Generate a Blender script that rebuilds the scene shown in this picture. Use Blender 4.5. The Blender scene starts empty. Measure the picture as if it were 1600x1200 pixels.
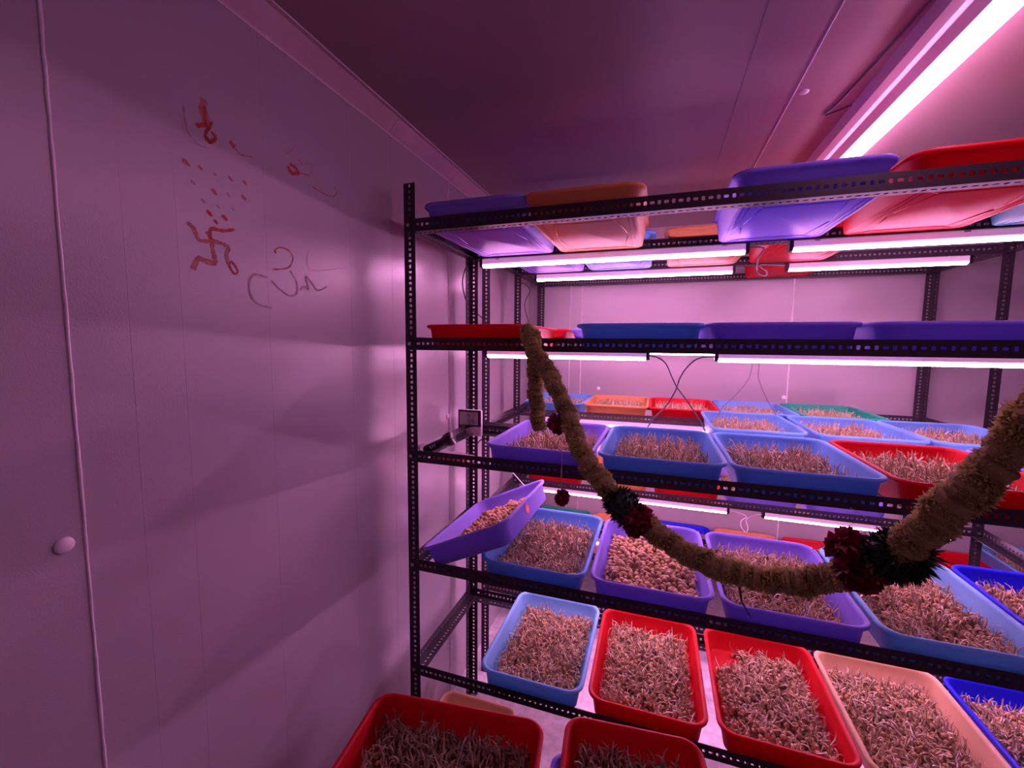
import bpy, math, random
import numpy as np
from mathutils import Vector, Matrix, Quaternion
random.seed(7)
PI = math.pi
SC = bpy.context.scene
COL = SC.collection

# ------------------------------------------------------------------ camera, world, exposure
H = 1.68                                   # camera height above the floor
f_px, yaw, pitch, roll = 669.92, 0.32563, 0.092858, 0.0086873
cy, sy, cp, sp = math.cos(yaw), math.sin(yaw), math.cos(pitch), math.sin(pitch)
fw = Vector((-sy*cp, cy*cp, -sp)); rt = Vector((cy, sy, 0)); up = rt.cross(fw)
cr, sr = math.cos(roll), math.sin(roll)
r2 = cr*rt + sr*up; u2 = -sr*rt + cr*up
cd = bpy.data.cameras.new('camera'); cam = bpy.data.objects.new('camera', cd); COL.objects.link(cam)
cd.sensor_width = 36; cd.lens = f_px/1600*36; cd.clip_start = .02
cam.matrix_world = Matrix(((r2.x, u2.x, -fw.x, 0), (r2.y, u2.y, -fw.y, 0), (r2.z, u2.z, -fw.z, H), (0, 0, 0, 1)))
SC.camera = cam
w = bpy.data.worlds.new('world'); SC.world = w; w.use_nodes = True
w.node_tree.nodes['Background'].inputs[0].default_value = (.5, .25, .45, 1)
w.node_tree.nodes['Background'].inputs[1].default_value = 0.0
SC.view_settings.view_transform = 'Standard'; SC.view_settings.look = 'None'
SC.view_settings.gamma = 1; SC.view_settings.use_curve_mapping = False
SC.view_settings.exposure = 0.28
GROW_COL = (1.0, .385, .79)
GROW_STR = 46.0
CEIL_STR = 19.0

# ------------------------------------------------------------------ materials
MATS = {}
def mat(name, col, rough=.5, metal=0, emit=None, es=0, var=0, vscale=60, bump=0, bscale=200, spec=.5, transl=0, alpha=1, sheen=0, coat=0):
    if name in MATS: return MATS[name]
    m = bpy.data.materials.new(name); m.use_nodes = True; nt = m.node_tree; N = nt.nodes; L = nt.links
    b = N['Principled BSDF']; b.inputs['Base Color'].default_value = (*col, 1)
    b.inputs['Roughness'].default_value = rough; b.inputs['Metallic'].default_value = metal
    b.inputs['Specular IOR Level'].default_value = spec
    b.inputs['Alpha'].default_value = alpha
    if coat: b.inputs['Coat Weight'].default_value = coat
    if emit: b.inputs['Emission Color'].default_value = (*emit, 1); b.inputs['Emission Strength'].default_value = es
    tc = N.new('ShaderNodeTexCoord')
    if var:
        n = N.new('ShaderNodeTexNoise'); n.inputs['Scale'].default_value = vscale; n.inputs['Detail'].default_value = 3
        L.new(tc.outputs['Object'], n.inputs['Vector'])
        mx = N.new('ShaderNodeMix'); mx.data_type = 'RGBA'
        rr = N.new('ShaderNodeMapRange'); rr.inputs[1].default_value = .3; rr.inputs[2].default_value = .7
        L.new(n.outputs['Fac'], rr.inputs[0]); L.new(rr.outputs[0], mx.inputs[0])
        mx.inputs[6].default_value = (*[c*(1-var) for c in col], 1)
        mx.inputs[7].default_value = (*[min(1, c*(1+var*.6)) for c in col], 1)
        L.new(mx.outputs[2], b.inputs['Base Color'])
    if bump:
        n2 = N.new('ShaderNodeTexNoise'); n2.inputs['Scale'].default_value = bscale
        L.new(tc.outputs['Object'], n2.inputs['Vector'])
        bp = N.new('ShaderNodeBump'); bp.inputs['Strength'].default_value = bump; bp.inputs['Distance'].default_value = .001
        L.new(n2.outputs['Fac'], bp.inputs['Height']); L.new(bp.outputs[0], b.inputs['Normal'])
    if transl:
        t = N.new('ShaderNodeBsdfTranslucent'); t.inputs[0].default_value = (*col, 1)
        ms = N.new('ShaderNodeMixShader'); ms.inputs[0].default_value = transl
        L.new(b.outputs[0], ms.inputs[1]); L.new(t.outputs[0], ms.inputs[2])
        L.new(ms.outputs[0], N['Material Output'].inputs['Surface'])
    MATS[name] = m
    return m

M_WALL = mat('painted_panel', (.43, .40, .425), rough=.27, var=.05, vscale=2.2, bump=.25, bscale=420, spec=.45)
M_CEIL = mat('painted_ceiling_panel', (.37, .29, .285), rough=.45, var=.06, vscale=1.6, bump=.3, bscale=420, spec=.35)
M_FLOOR = mat('mottled_floor', (.60, .58, .60), rough=.35, var=.25, vscale=26, bump=.3, bscale=120)
M_TRIM = mat('coving_metal', (.56, .44, .46), rough=.4, var=.08, vscale=12)
M_SEAL = mat('sealant', (.80, .76, .80), rough=.5, bump=.6, bscale=90)
M_STEEL = mat('black_steel', (.032, .024, .034), rough=.42, spec=.5, var=.2, vscale=40)
M_BOLT = mat('zinc_bolt', (.55, .52, .50), rough=.3, metal=.9)
M_WHITE = mat('white_plastic', (.88, .85, .87), rough=.35)
M_HOUS_GLOW = mat('lamp_housing', (.72, .62, .72), rough=.45, emit=GROW_COL, es=.30)  # dim emission stands in for tube light glowing on the milky housing sides
M_BATTEN = mat('ceiling_batten', (.74, .66, .74), rough=.45)
M_DARK = mat('dark_plastic', (.012, .012, .016), rough=.35)
M_GLOW = mat('grow_tube_glow', GROW_COL, rough=.5, emit=GROW_COL, es=GROW_STR)
M_GLOWC = mat('ceiling_tube_glow', GROW_COL, rough=.5, emit=GROW_COL, es=CEIL_STR)
M_CABLE = mat('grey_cable', (.20, .17, .22), rough=.45)
M_CABLEW = mat('white_cable', (.75, .70, .75), rough=.45)
PL = {'light blue': (.29, .66, .96), 'blue': (.20, .50, .93), 'purple': (.36, .30, .92), 'red': (.78, .008, .02),
      'orange': (.86, .42, .16), 'cream': (.88, .62, .36), 'dark blue': (.015, .02, .90), 'green': (.03, .55, .34), 'teal': (.03, .30, .36)}
def plastic(c): return mat(c.replace(' ', '_')+'_plastic', PL[c], rough=.48, spec=.32, transl=.30, bump=.12, bscale=60)
M_SEED = mat('seed_coat', (.66, .42, .20), rough=.40, var=.35, vscale=75)
M_SOIL = mat('seed_bed', (.28, .17, .08), rough=.8, var=.4, vscale=120)
M_SHOOT = mat('pale_shoot', (.72, .56, .34), rough=.5, var=.40, vscale=45, transl=.15)
M_ROOT = mat('white_root', (.80, .70, .54), rough=.45)
M_PETAL = mat('yellow_petal', (.60, .53, .20), rough=.7, var=.35, vscale=28, transl=.3)
M_PCORE = mat('dried_petal_core', (.34, .29, .10), rough=.8, var=.3, vscale=60)
M_ROSE = mat('red_rose_petal', (.26, .006, .035), rough=.6, var=.3, vscale=90, transl=.1)
M_LEAF = mat('dark_leaf', (.025, .06, .035), rough=.5, var=.4, vscale=90)
M_THREAD = mat('thread', (.45, .35, .30), rough=.7)

# ------------------------------------------------------------------ mesh helpers
class MB:
    def __init__(s): s.v = []; s.f = []; s.mi = []
    def add(s, verts, faces, mi=0):
        o = len(s.v); s.v.extend([tuple(v) for v in verts]); s.f.extend([tuple(i+o for i in f) for f in faces]); s.mi.extend([mi]*len(faces))
    def box(s, x0, x1, y0, y1, z0, z1, mi=0):
        v = [(x0,y0,z0),(x1,y0,z0),(x1,y1,z0),(x0,y1,z0),(x0,y0,z1),(x1,y0,z1),(x1,y1,z1),(x0,y1,z1)]
        s.add(v, [(0,3,2,1),(4,5,6,7),(0,1,5,4),(1,2,6,5),(2,3,7,6),(3,0,4,7)], mi)
    def tube(s, pts, r, n=8, mi=0, caps=True):
        pts = [Vector(p) for p in pts]; rs = r if isinstance(r, (list, tuple)) else [r]*len(pts)
        t0 = (pts[1]-pts[0]).normalized(); a = Vector((0,0,1)) if abs(t0.z) < .9 else Vector((1,0,0))
        nrm = t0.cross(a).normalized(); vs = []
        for i, p in enumerate(pts):
            t = (pts[min(i+1, len(pts)-1)]-pts[max(i-1, 0)]).normalized()
            nrm = (nrm - t*nrm.dot(t)).normalized(); b = t.cross(nrm)
            for k in range(n):
                q = 2*PI*k/n; vs.append(p + (nrm*math.cos(q)+b*math.sin(q))*rs[i])
        fs = [(i*n+k, i*n+(k+1) % n, (i+1)*n+(k+1) % n, (i+1)*n+k) for i in range(len(pts)-1) for k in range(n)]
        if caps: fs += [tuple(range(n-1, -1, -1)), tuple((len(pts)-1)*n+k for k in range(n))]
        s.add(vs, fs, mi)
    def mesh(s, name, mats, smooth=False):
        me = bpy.data.meshes.new(name); me.from_pydata(s.v, [], s.f)
        for m in mats: me.materials.append(m)
        if len(mats) > 1: me.polygons.foreach_set('material_index', s.mi)
        if smooth: me.polygons.foreach_set('use_smooth', [True]*len(me.polygons))
        me.update(); return me
def spline(P, n=12):
    P = [Vector(p) for p in P]; out = []
    for i in range(len(P)-1):
        p0 = P[max(i-1,0)]; p1 = P[i]; p2 = P[i+1]; p3 = P[min(i+2, len(P)-1)]
        for k in range(n):
            t = k/n
            out.append(.5*((2*p1)+(-p0+p2)*t+(2*p0-5*p1+4*p2-p3)*t*t+(-p0+3*p1-3*p2+p3)*t**3))
    out.append(P[-1]); return out
def obj(name, me, parent=None, loc=None, rot=None):
    o = bpy.data.objects.new(name, me); COL.objects.link(o)
    if parent: o.parent = parent
    if loc: o.location = loc
    if rot: o.rotation_euler = rot
    return o
def tag(o, label=None, cat=None, group=None, kind=None):
    if label: o['label'] = label
    if cat: o['category'] = cat
    if group: o['group'] = group
    if kind: o['kind'] = kind
    return o
def empty(name, loc=(0,0,0), rot=None):
    o = bpy.data.objects.new(name, None); COL.objects.link(o); o.location = loc; o.empty_display_size = .05
    if rot: o.rotation_euler = rot
    return o
def bevel(o, wd=.002, seg=2):
    m = o.modifiers.new('bevel', 'BEVEL'); m.width = wd; m.segments = seg; m.limit_method = 'ANGLE'; return o

# ------------------------------------------------------------------ the room
WX, YB, CZ = -.88, 3.0, .743+H
XR, YF = 3.3, -1.5
b = MB(); b.box(WX-.06, XR+.06, YF-.06, YB+.06, -.08, 0); tag(obj('floor', b.mesh('floor', [M_FLOOR])), kind='structure')
b = MB(); b.box(WX-.06, XR+.06, YF-.06, YB+.06, CZ, CZ+.08); tag(obj('ceiling', b.mesh('ceiling', [M_CEIL])), kind='structure')
b = MB(); b.box(WX-.06, WX, YF, YB, 0, CZ)
for y in (-.75,-.35,.10,.25,.505,.594,.793,1.085,1.30,2.0,2.25,2.5,2.75):
    b.box(WX-.001, WX+.00025, y-.0008, y+.0008, 0, CZ)
tag(obj('wall_left', b.mesh('wall_left', [M_WALL])), kind='structure')
b = MB(); b.box(WX-.06, XR+.06, YB, YB+.06, 0, CZ); tag(obj('wall_back', b.mesh('wall_back', [M_WALL])), kind='structure')
b = MB(); b.box(XR, XR+.06, YF, YB, 0, CZ); tag(obj('wall_right', b.mesh('wall_right', [M_WALL])), kind='structure')
b = MB(); b.box(WX-.06, XR+.06, YF-.06, YF, 0, CZ); tag(obj('wall_front', b.mesh('wall_front', [M_WALL])), kind='structure')
# coving between the left wall and the ceiling, and along the back wall
def coving(name, a, bpt, inward, t=.043):
    a = Vector(a); bpt = Vector(bpt); inn = Vector(inward)
    m = MB(); vs = []
    for p in (a, bpt):
        vs += [p+Vector((0,0,-t-.006)), p+inn*.0025+Vector((0,0,-t-.006)), p+inn*.004+Vector((0,0,-t)), p+inn*t+Vector((0,0,-.004)), p+inn*(t+.012)+Vector((0,0,-.0025)), p+inn*(t+.012), p]
    n = 7; fs = [(i, (i+1) % n, n+(i+1) % n, n+i) for i in range(n)] + [tuple(range(n-1,-1,-1)), tuple(range(n, 2*n))]
    m.add(vs, fs)
    # little rivets and joints along the coving
    L = (bpt-a).length; d = (bpt-a).normalized(); k = 0; s = .25
    while s < L:
        for hh in (.25, .8):
            c = a+d*s+inn*(t*hh)+Vector((0,0,-t*(1-hh)-.001)); m.tube([c, c+(inn+Vector((0,0,-1)))*.0012], .003, 6)
        s += .37
    for s in (L*.2, L*.45, L*.62, L*.72):
        c = a+d*s
        m.tube([c+inn*.004+Vector((0,0,-t)), c+inn*t+Vector((0,0,-.004))], .0016, 5)
    m.mi = [0]*len(m.f); k0 = len(m.f)
    for off in (inn*.002+Vector((0,0,-t-.006)), inn*(t+.012)+Vector((0,0,-.002))):
        P = [a+off+(bpt-a)*(i/60)+Vector((0,0,random.uniform(-.0006,.0006))) for i in range(61)]; m.tube(P, .0017, 5, 1)
    return tag(obj(name, m.mesh(name, [M_TRIM, M_SEAL])), kind='structure')
coving('trim_1', (WX, YF, CZ), (WX, YB, CZ), (1,0,0))
coving('trim_2', (WX, YB, CZ), (XR, YB, CZ), (0,-1,0))
def bead(name, pts, r, nrm):
    pts = [Vector(p) for p in pts]; P = []
    n = max(8, int((pts[1]-pts[0]).length/.02)); side = (pts[1]-pts[0]).normalized().cross(Vector(nrm))
    rs = []
    for i in range(n+1):
        p = pts[0].lerp(pts[1], i/n)+side*random.uniform(-.0004, .0004); P.append(p); rs.append(r*random.uniform(.8, 1.2))
    m = MB(); m.tube(P, rs, 7); return tag(obj(name, m.mesh(name, [M_SEAL], True)), kind='structure')
bead('trim_3', [(WX, .419, 0), (WX, .419, CZ-.055)], .0028, (1,0,0))
bead('trim_4', [(WX, 1.722, 0), (WX, 1.722, CZ-.055)], .0026, (1,0,0))
bead('trim_5', [(-.587, YB, 0), (-.587, YB, CZ-.055)], .0028, (0,1,0))
bead('trim_6', [(-.507, YB, 0), (-.507, YB, CZ-.055)], .0028, (0,1,0))
bead('trim_7', [(.758, YB, 0), (.758, YB, CZ-.055)], .0042, (0,1,0))
bead('trim_8', [(2.0, YB, 0), (2.0, YB, CZ-.055)], .0042, (0,1,0))
bead('trim_9', [(.352, YF, CZ), (.352, YB-.06, CZ)], .0022, (0,0,1))
bead('trim_10', [(WX, -.85, 0), (WX, -.85, CZ-.055)], .0034, (1,0,0))
b = MB(); b.box(.200, .2016, YF, YB-.06, CZ-.0006, CZ+.001); tag(obj('trim_11', b.mesh('trim_11', [M_CEIL])), kind='structure')
# nylon caps over the panel bolts
def dome(r, h, n=20, rings=5):
    m = MB(); vs = []; 
    for i in range(rings):
        a = i/(rings)*PI/2; vs += [(r*math.cos(a)*math.cos(2*PI*k/n), r*math.cos(a)*math.sin(2*PI*k/n), h*math.sin(a)) for k in range(n)]
    vs.append((0,0,h)); fs = [(i*n+k, i*n+(k+1) % n, (i+1)*n+(k+1) % n, (i+1)*n+k) for i in range(rings-1) for k in range(n)]
    fs += [((rings-1)*n+k, (rings-1)*n+(k+1) % n, rings*n) for k in range(n)] + [tuple(range(n-1,-1,-1))]
    m.add(vs, fs); return m.mesh('cap', [M_WHITE], True)
cap_me = dome(.0135, .007)
for loc, rot, lab in (((WX, .392, 1.356), (0,PI/2,0), 'round white bolt cap on the left wall beside the thick white sealant seam'),
                 ((WX, 1.706, 1.356), (0,PI/2,0), 'small white bolt cap on the left wall behind the torch, near the thermometer'),
                 ((-.379, YB, 1.378), (PI/2,0,0), 'tiny white bolt cap on the back wall above the orange seed tray'),
                 ((.743, YB, 1.369), (PI/2,0,0), 'white bolt cap on the back wall beside the single bright seam'),
                 ((1.745, YB, 1.373), (PI/2,0,0), 'tiny white bolt cap on the bare back wall between the two right-hand rack posts'),
                 ((.377, 1.53, CZ), (PI,0,0), 'round flat bolt cap on the ceiling beside the long seam')):
    tag(obj('bolt_cap', cap_me, loc=loc, rot=rot), lab, 'bolt cap', 'bolt caps on the wall panels')

# ------------------------------------------------------------------ marks painted on the left wall
M_RED = mat('red_paste', (.42, .06, .035), rough=.7, var=.4, vscale=70)
M_RED2 = mat('faded_red_paste', (.46, .19, .14), rough=.7, var=.3, vscale=60)
M_PALE = mat('smeared_paste', (.36, .25, .27), rough=.6, var=.15, vscale=60)
def ribbon(m, pts, wd, mi=0, lift=.0008, taper=True):
    P = spline([(0, y, z) for y, z in pts], 8); n = len(P); vs = []
    for i, p in enumerate(P):
        t = (P[min(i+1,n-1)]-P[max(i-1,0)]).normalized(); s = Vector((0, -t.z, t.y))
        ww = wd*.68*random.uniform(.7, 1.15)*(.6 if taper and i in (0, n-1) else 1)
        for q in (-1, 1): vs.append((WX+lift, p.y+s.y*ww*q, p.z+s.z*ww*q))
        for q in (-.6, .6): vs.append((WX+lift, p.y+s.y*ww*q, p.z+s.z*ww*q))
    fs = []
    for i in range(n-1):
        a = 4*i; c = a+4; fs += [(a, a+2, c+2, c), (a+2, a+3, c+3, c+2), (a+3, a+1, c+1, c+3)]
    m.add(vs, fs, mi)
def wallmark(name, strokes, mats, label, cat):
    m = MB()
    for pts, wd, mi in strokes: ribbon(m, pts, wd, mi, lift=.0004+.00012*strokes.index((pts, wd, mi)))
    return tag(obj(name, m.mesh(name, mats)), label, cat)
wallmark('painted_symbol', [([(.6521,1.9039),(.6594,1.8899),(.6623,1.8667),(.6684,1.8418)], .008, 1), ([(.6684,1.8418),(.6485,1.8422),(.6307,1.8448),(.6196,1.8217)], .0085, 1),
    ([(.7136,1.9223),(.6862,1.9131),(.6627,1.9113),(.6578,1.8974),(.6613,1.8864)], .006, 0), ([(.6613,1.8864),(.6348,1.8824),(.6263,1.9014),(.6136,1.9114)], .0065, 1),
    ([(.6626,1.8867),(.6847,1.8855),(.6967,1.8799),(.6923,1.8646),(.6956,1.8445)], .0065, 1), ([(.6956,1.8445),(.7074,1.8276),(.7158,1.8353),(.7028,1.852),(.6956,1.8445)], .0035, 0)],
    [M_RED, M_RED2], 'red hand-painted hooked-cross blessing symbol on the left wall', 'painted symbol')
wallmark('painted_mark', [([(.6611,2.1636),(.6579,2.1433),(.6617,2.1264),(.6643,2.1162)], .013, 1), ([(.6643,2.1162),(.642,2.1041)], .007, 0), ([(.6611,2.15),(.660,2.130),(.6643,2.11)], .005, 0),
    ([(.6751,2.127),(.6681,2.1123),(.66,2.0972),(.6625,2.085),(.675,2.0885),(.6806,2.1006),(.6718,2.1052)], .005, 0), ([(.662,2.092),(.668,2.084),(.678,2.094)], .006, 0)],
    [M_RED, M_RED2], 'thick dark red smeared letter painted highest on the left wall', 'painted mark')
wallmark('painted_mark', [([(.6194,2.1315),(.6197,2.1065),(.6274,2.0809),(.6496,2.0682)], .004, 0), ([(.613,2.114),(.6165,2.0834),(.6304,2.0675),(.6658,2.0711)], .0012, 0)],
    [M_PALE], 'faint grey curved smear on the left wall, left of the thick red letter', 'painted mark')
wallmark('painted_mark', [([(.7123,2.1045),(.7232,2.0969)], .007, 0), ([(.7254,2.0958),(.7366,2.0873),(.766,2.0948)], .002, 1), ([(.715,2.108),(.7190,2.099)], .004, 0)],
    [M_RED, M_RED2], 'small red tick mark with a thin tail, left of the splashed red letter', 'painted mark')
wallmark('painted_mark', [([(.865,2.1118),(.8764,2.0997),(.9018,2.1089)], .008, 0), ([(.8713,2.1189),(.8896,2.1164),(.8985,2.1053)], .006, 0), ([(.9018,2.1089),(.9349,2.1145)], .002, 0), ([(.9002,2.142),(.9124,2.1298)], .002, 0),
    ([(.8573,2.1367),(.8791,2.1548),(.889,2.1683),(.8983,2.1674)], .001, 1), ([(.9162,2.1409),(.9428,2.1413),(.942,2.1236),(.9213,2.1086)], .001, 1), ([(.9405,2.0906),(.9754,2.0843),(1.0166,2.087),(1.0329,2.1029),(1.0256,2.1166)], .0018, 0)],
    [M_RED, M_RED2], 'splashed orange-red letter with a thin hooked tail, nearest the coving', 'painted mark')
wallmark('painted_letter', [([(.8138,1.8974),(.8315,1.9095),(.8579,1.9064),(.8693,1.8893),(.8529,1.8646),(.8059,1.8521)], .0035, 1), ([(.8138,1.8974),(.820,1.894)], .004, 0),
    ([(.8586,1.8583),(.8762,1.8365),(.8779,1.807),(.8556,1.7956),(.8264,1.8082),(.8018,1.8261)], .004, 2), ([(.7911,1.8314),(.7571,1.8331),(.7435,1.8135),(.7446,1.7873),(.7639,1.7669),(.8013,1.7609)], .004, 2),
    ([(.9261,1.9227),(.9171,1.9032),(.9204,1.8733),(.9662,1.8756),(1.0699,1.9009)], .0014, 2), ([(.8878,1.8131),(.9014,1.8249),(.9179,1.8193),(.9093,1.8513),(.9291,1.8387),(.9493,1.8205),(.9867,1.8358)], .003, 2)],
    [M_RED, M_RED2, M_PALE], 'faint curly handwritten letter on the left wall, right of the hooked-cross symbol', 'painted letter')
dotspec = [(.6185,2.0252,10,1),(.6452,2.0257,7,1),(.6754,2.0237,5,1),(.7094,2.0267,8,1),(.7444,2.0306,8,1),(.6296,1.9911,7,2),(.6717,1.9879,9,1),(.7029,1.9912,7,2),(.7393,1.9973,9,1),(.6474,1.962,7,2),(.679,1.9605,6,2),(.7132,1.9644,5,2),(.6591,1.941,9,0),(.6921,1.941,9,0),(.6716,1.9278,7,0)]
for (y, z, s, k) in dotspec:
    m = MB(); r = s*.00052; vs = []
    for q in range(14):
        a_ = 2*PI*q/14; u, v = r*1.25*math.cos(a_)*random.uniform(.8, 1.15), r*1.45*math.sin(a_)*random.uniform(.85, 1.1)
        vs.append((WX+.0005, y+u-v*.5, z+v*.85))
    m.add(vs, [tuple(range(14))])
    tag(obj('paint_dab', m.mesh('paint_dab', [(M_RED, M_RED2, M_PALE)[k]])), 'fingertip paint dab in the pointed cluster of dabs above the hooked-cross symbol', 'paint dab', 'red fingertip dabs on the left wall')

# ------------------------------------------------------------------ slotted angle
FW, TH, PITCH = .0407, .0022, .0181
def angle_mesh(L, kind='beam'):
    """kind beam: length on x, vertical flange in xz at y=0, flat flange in xy at z=0. kind post: length on z."""
    n = max(2, int(round(L/PITCH))); p = L/n; V = []; F = []
    def emit(c): 
        V.append(c); return len(V)-1
    for fl in (0, 1):
        def P(x, h, t):                              # h across flange, t thickness
            return (x, t, h) if fl == 0 else (x, h, t)
        ctr = FW*.52
        for i in range(n):
            x0, x1 = i*p, (i+1)*p; xc = (x0+x1)/2
            hw, hh, c = ((.0059, .0038, .0018) if i % 2 == 0 else (.0043, .0054, .002))
            hole = [(-hw+c,-hh),(hw-c,-hh),(hw,-hh+c),(hw,hh-c),(hw-c,hh),(-hw+c,hh),(-hw,hh-c),(-hw,-hh+c)]
            rings = []
            for t in (0, TH):
                o = [emit(P(x0,0,t)), emit(P(x1,0,t)), emit(P(x1,FW,t)), emit(P(x0,FW,t))]
                h = [emit(P(xc+a, ctr+bb, t)) for a, bb in hole]
                rings.append((o, h))
            for q, (o, h) in enumerate(rings):
                fs = [(o[0],o[1],h[1],h[0]), (o[1],h[2],h[1]), (o[1],o[2],h[3],h[2]), (o[2],h[4],h[3]), (o[2],o[3],h[5],h[4]), (o[3],h[6],h[5]), (o[3],o[0],h[7],h[6]), (o[0],h[0],h[7])]
                F += fs if q == 0 else [f[::-1] for f in fs]
            a, bq = rings[0][1], rings[1][1]
            F += [(a[k], a[(k+1) % 8], bq[(k+1) % 8], bq[k]) for k in range(8)]
        e = [emit(P(0,FW,0)), emit(P(L,FW,0)), emit(P(L,FW,TH)), emit(P(0,FW,TH))]; F.append(tuple(e))
        for xx in (0, L):
            e = [emit(P(xx,0,0)), emit(P(xx,FW,0)), emit(P(xx,FW,TH)), emit(P(xx,0,TH))]; F.append(tuple(e))
    if kind == 'post':
        V = [(y, z, x) for x, y, z in V]
    me = bpy.data.meshes.new('slotted_angle'); me.from_pydata(V, [], F); me.materials.append(M_STEEL); me.update(); return me
def bolt_mesh():
    m = MB(); m.tube([(0,0,0),(0,-.004,0)], .0065, 6); m.tube([(0,.02,0),(0,0,0)], .003, 6); return m.mesh('bolt', [M_BOLT])
BOLT = bolt_mesh()
def rack(label, X0, X1, Y0, Y1, tops, posth, mids=()):
    r = empty('slotted_angle_rack', (X0, Y0, 0)); tag(r, label, 'rack', 'black slotted-angle racks')
    P = angle_mesh(posth, 'post'); LB = angle_mesh(X1-X0-.004)
    W, D = X1-X0, Y1-Y0
    for loc, rz in (((0,0,0), 0), ((W,0,0), PI/2), ((0,D,0), -PI/2), ((W,D,0), PI)): obj('post', P, r, loc, (0,0,rz))
    for my in mids:
        obj('post', P, r, (0,my-Y0,0), (0,0,0)); obj('post', P, r, (W,my-Y0,0), (0,0,PI/2))
    ys = [Y0]+list(mids)+[Y1]
    SBs = {}
    for z in tops:
        zb = z-FW
        obj('long_beam', LB, r, (.002, .0025, zb)); obj('long_beam', LB, r, (W-.002, D-.0025, zb), (0,0,PI))
        for my in mids: obj('long_beam', LB, r, (.002, my-Y0+.0025, zb))
        for i in range(len(ys)-1):
            d = ys[i+1]-ys[i]-.006
            if i not in SBs: SBs[i] = angle_mesh(d)
            obj('side_beam', SBs[i], r, (.0025, ys[i+1]-Y0-.003, zb+.0024), (0,0,-PI/2))
            if not (i == 1 and z == tops[3]): obj('side_beam', SBs[i], r, (W-.0025, ys[i]-Y0+.003, zb+.0024), (0,0,PI/2))
        for my in [Y0]+list(mids):
            for x in (.016, W-.016): obj('bolt', BOLT, r, (x, my-Y0-.0005, zb+FW*.5))
        obj('bolt', BOLT, r, (-.0005, .018, zb+FW*.5), (0,0,-PI/2))
    return r
RX0, RX1 = -.7985, 1.392
T1 = [H+z for z in (.4016, .0184, -.3628, -.7491, -1.142)]
T2 = [H+z for z in (.436, .028, -.378, -.795, -1.195)]
rack('black slotted-angle front rack holding the nearest seed trays', RX0, RX1, 1.25, 1.766, T1, H+.513)
rack('black slotted-angle rack standing behind the front rack against the back wall', RX0, RX1, 1.909, 2.937, T2, H+.50, mids=(2.394,))

# ------------------------------------------------------------------ trays
TL, TW, THT = .250, .178, .080             # half length, half width of the rim, height
def rr(hx, hy, rad, z, n=6):
    out = []
    for cx, cyy, a0 in ((hx-rad, hy-rad, 0), (-hx+rad, hy-rad, PI/2), (-hx+rad, -hy+rad, PI), (hx-rad, -hy+rad, 3*PI/2)):
        for k in range(n+1):
            a = a0+PI/2*k/n; out.append((cx+rad*math.cos(a), cyy+rad*math.sin(a), z))
    return out
def tray_mesh(mname):
    S = [rr(.150,.226,.03,0), rr(.156,.232,.034,.0035), rr(.1655,.2385,.042,.0655), rr(.1735,.2465,.05,.0675), rr(.1775,.2500,.052,.0715), rr(.1780,.2502,.052,.0755),
         rr(.1755,.2480,.05,.0795), rr(.1695,.2420,.045,.0800), rr(.1650,.2375,.042,.0775), rr(.1635,.2365,.041,.070), rr(.154,.2295,.033,.008), rr(.148,.2235,.028,.0035)]
    m = MB(); n = len(S[0]); vs = [v for s in S for v in s]
    fs = [(i*n+k, i*n+(k+1) % n, (i+1)*n+(k+1) % n, (i+1)*n+k) for i in range(len(S)-1) for k in range(n)]
    fs += [tuple(range(n-1,-1,-1)), tuple((len(S)-1)*n+k for k in range(n))]
    m.add(vs, fs)
    # moulded lines under the base
    def line(a, c):
        m.tube([(a[0], a[1], -.0002), (c[0], c[1], -.0002)], .0016, 5)
    for s in (-1, 1):
        P = [(-.140, .215*s), (-.095, .175*s), (.085, .175*s), (.135, .215*s)]
        for a, c in zip(P, P[1:]): line(a, c)
        for q in (-1, 1): line((q*.095, .17*s), (q*.115, .02*s))
    for q in (-1, 1): line((q*.128, .2), (q*.128, -.2)); line((q*.142, .2), (q*.142, -.2))
    me = m.mesh('seed_tray', [plastic(mname)], True)
    return me
TM = {}
def tray_me(c):
    if c not in TM: TM[c] = tray_mesh(c)
    return TM[c]
def put_tray(c, x, y, z, label, group, rot=(0,0,0), name='seed_tray'):
    return tag(obj(name, tray_me(c), loc=(x, y, z), rot=rot), label, 'tray', group)

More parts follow.
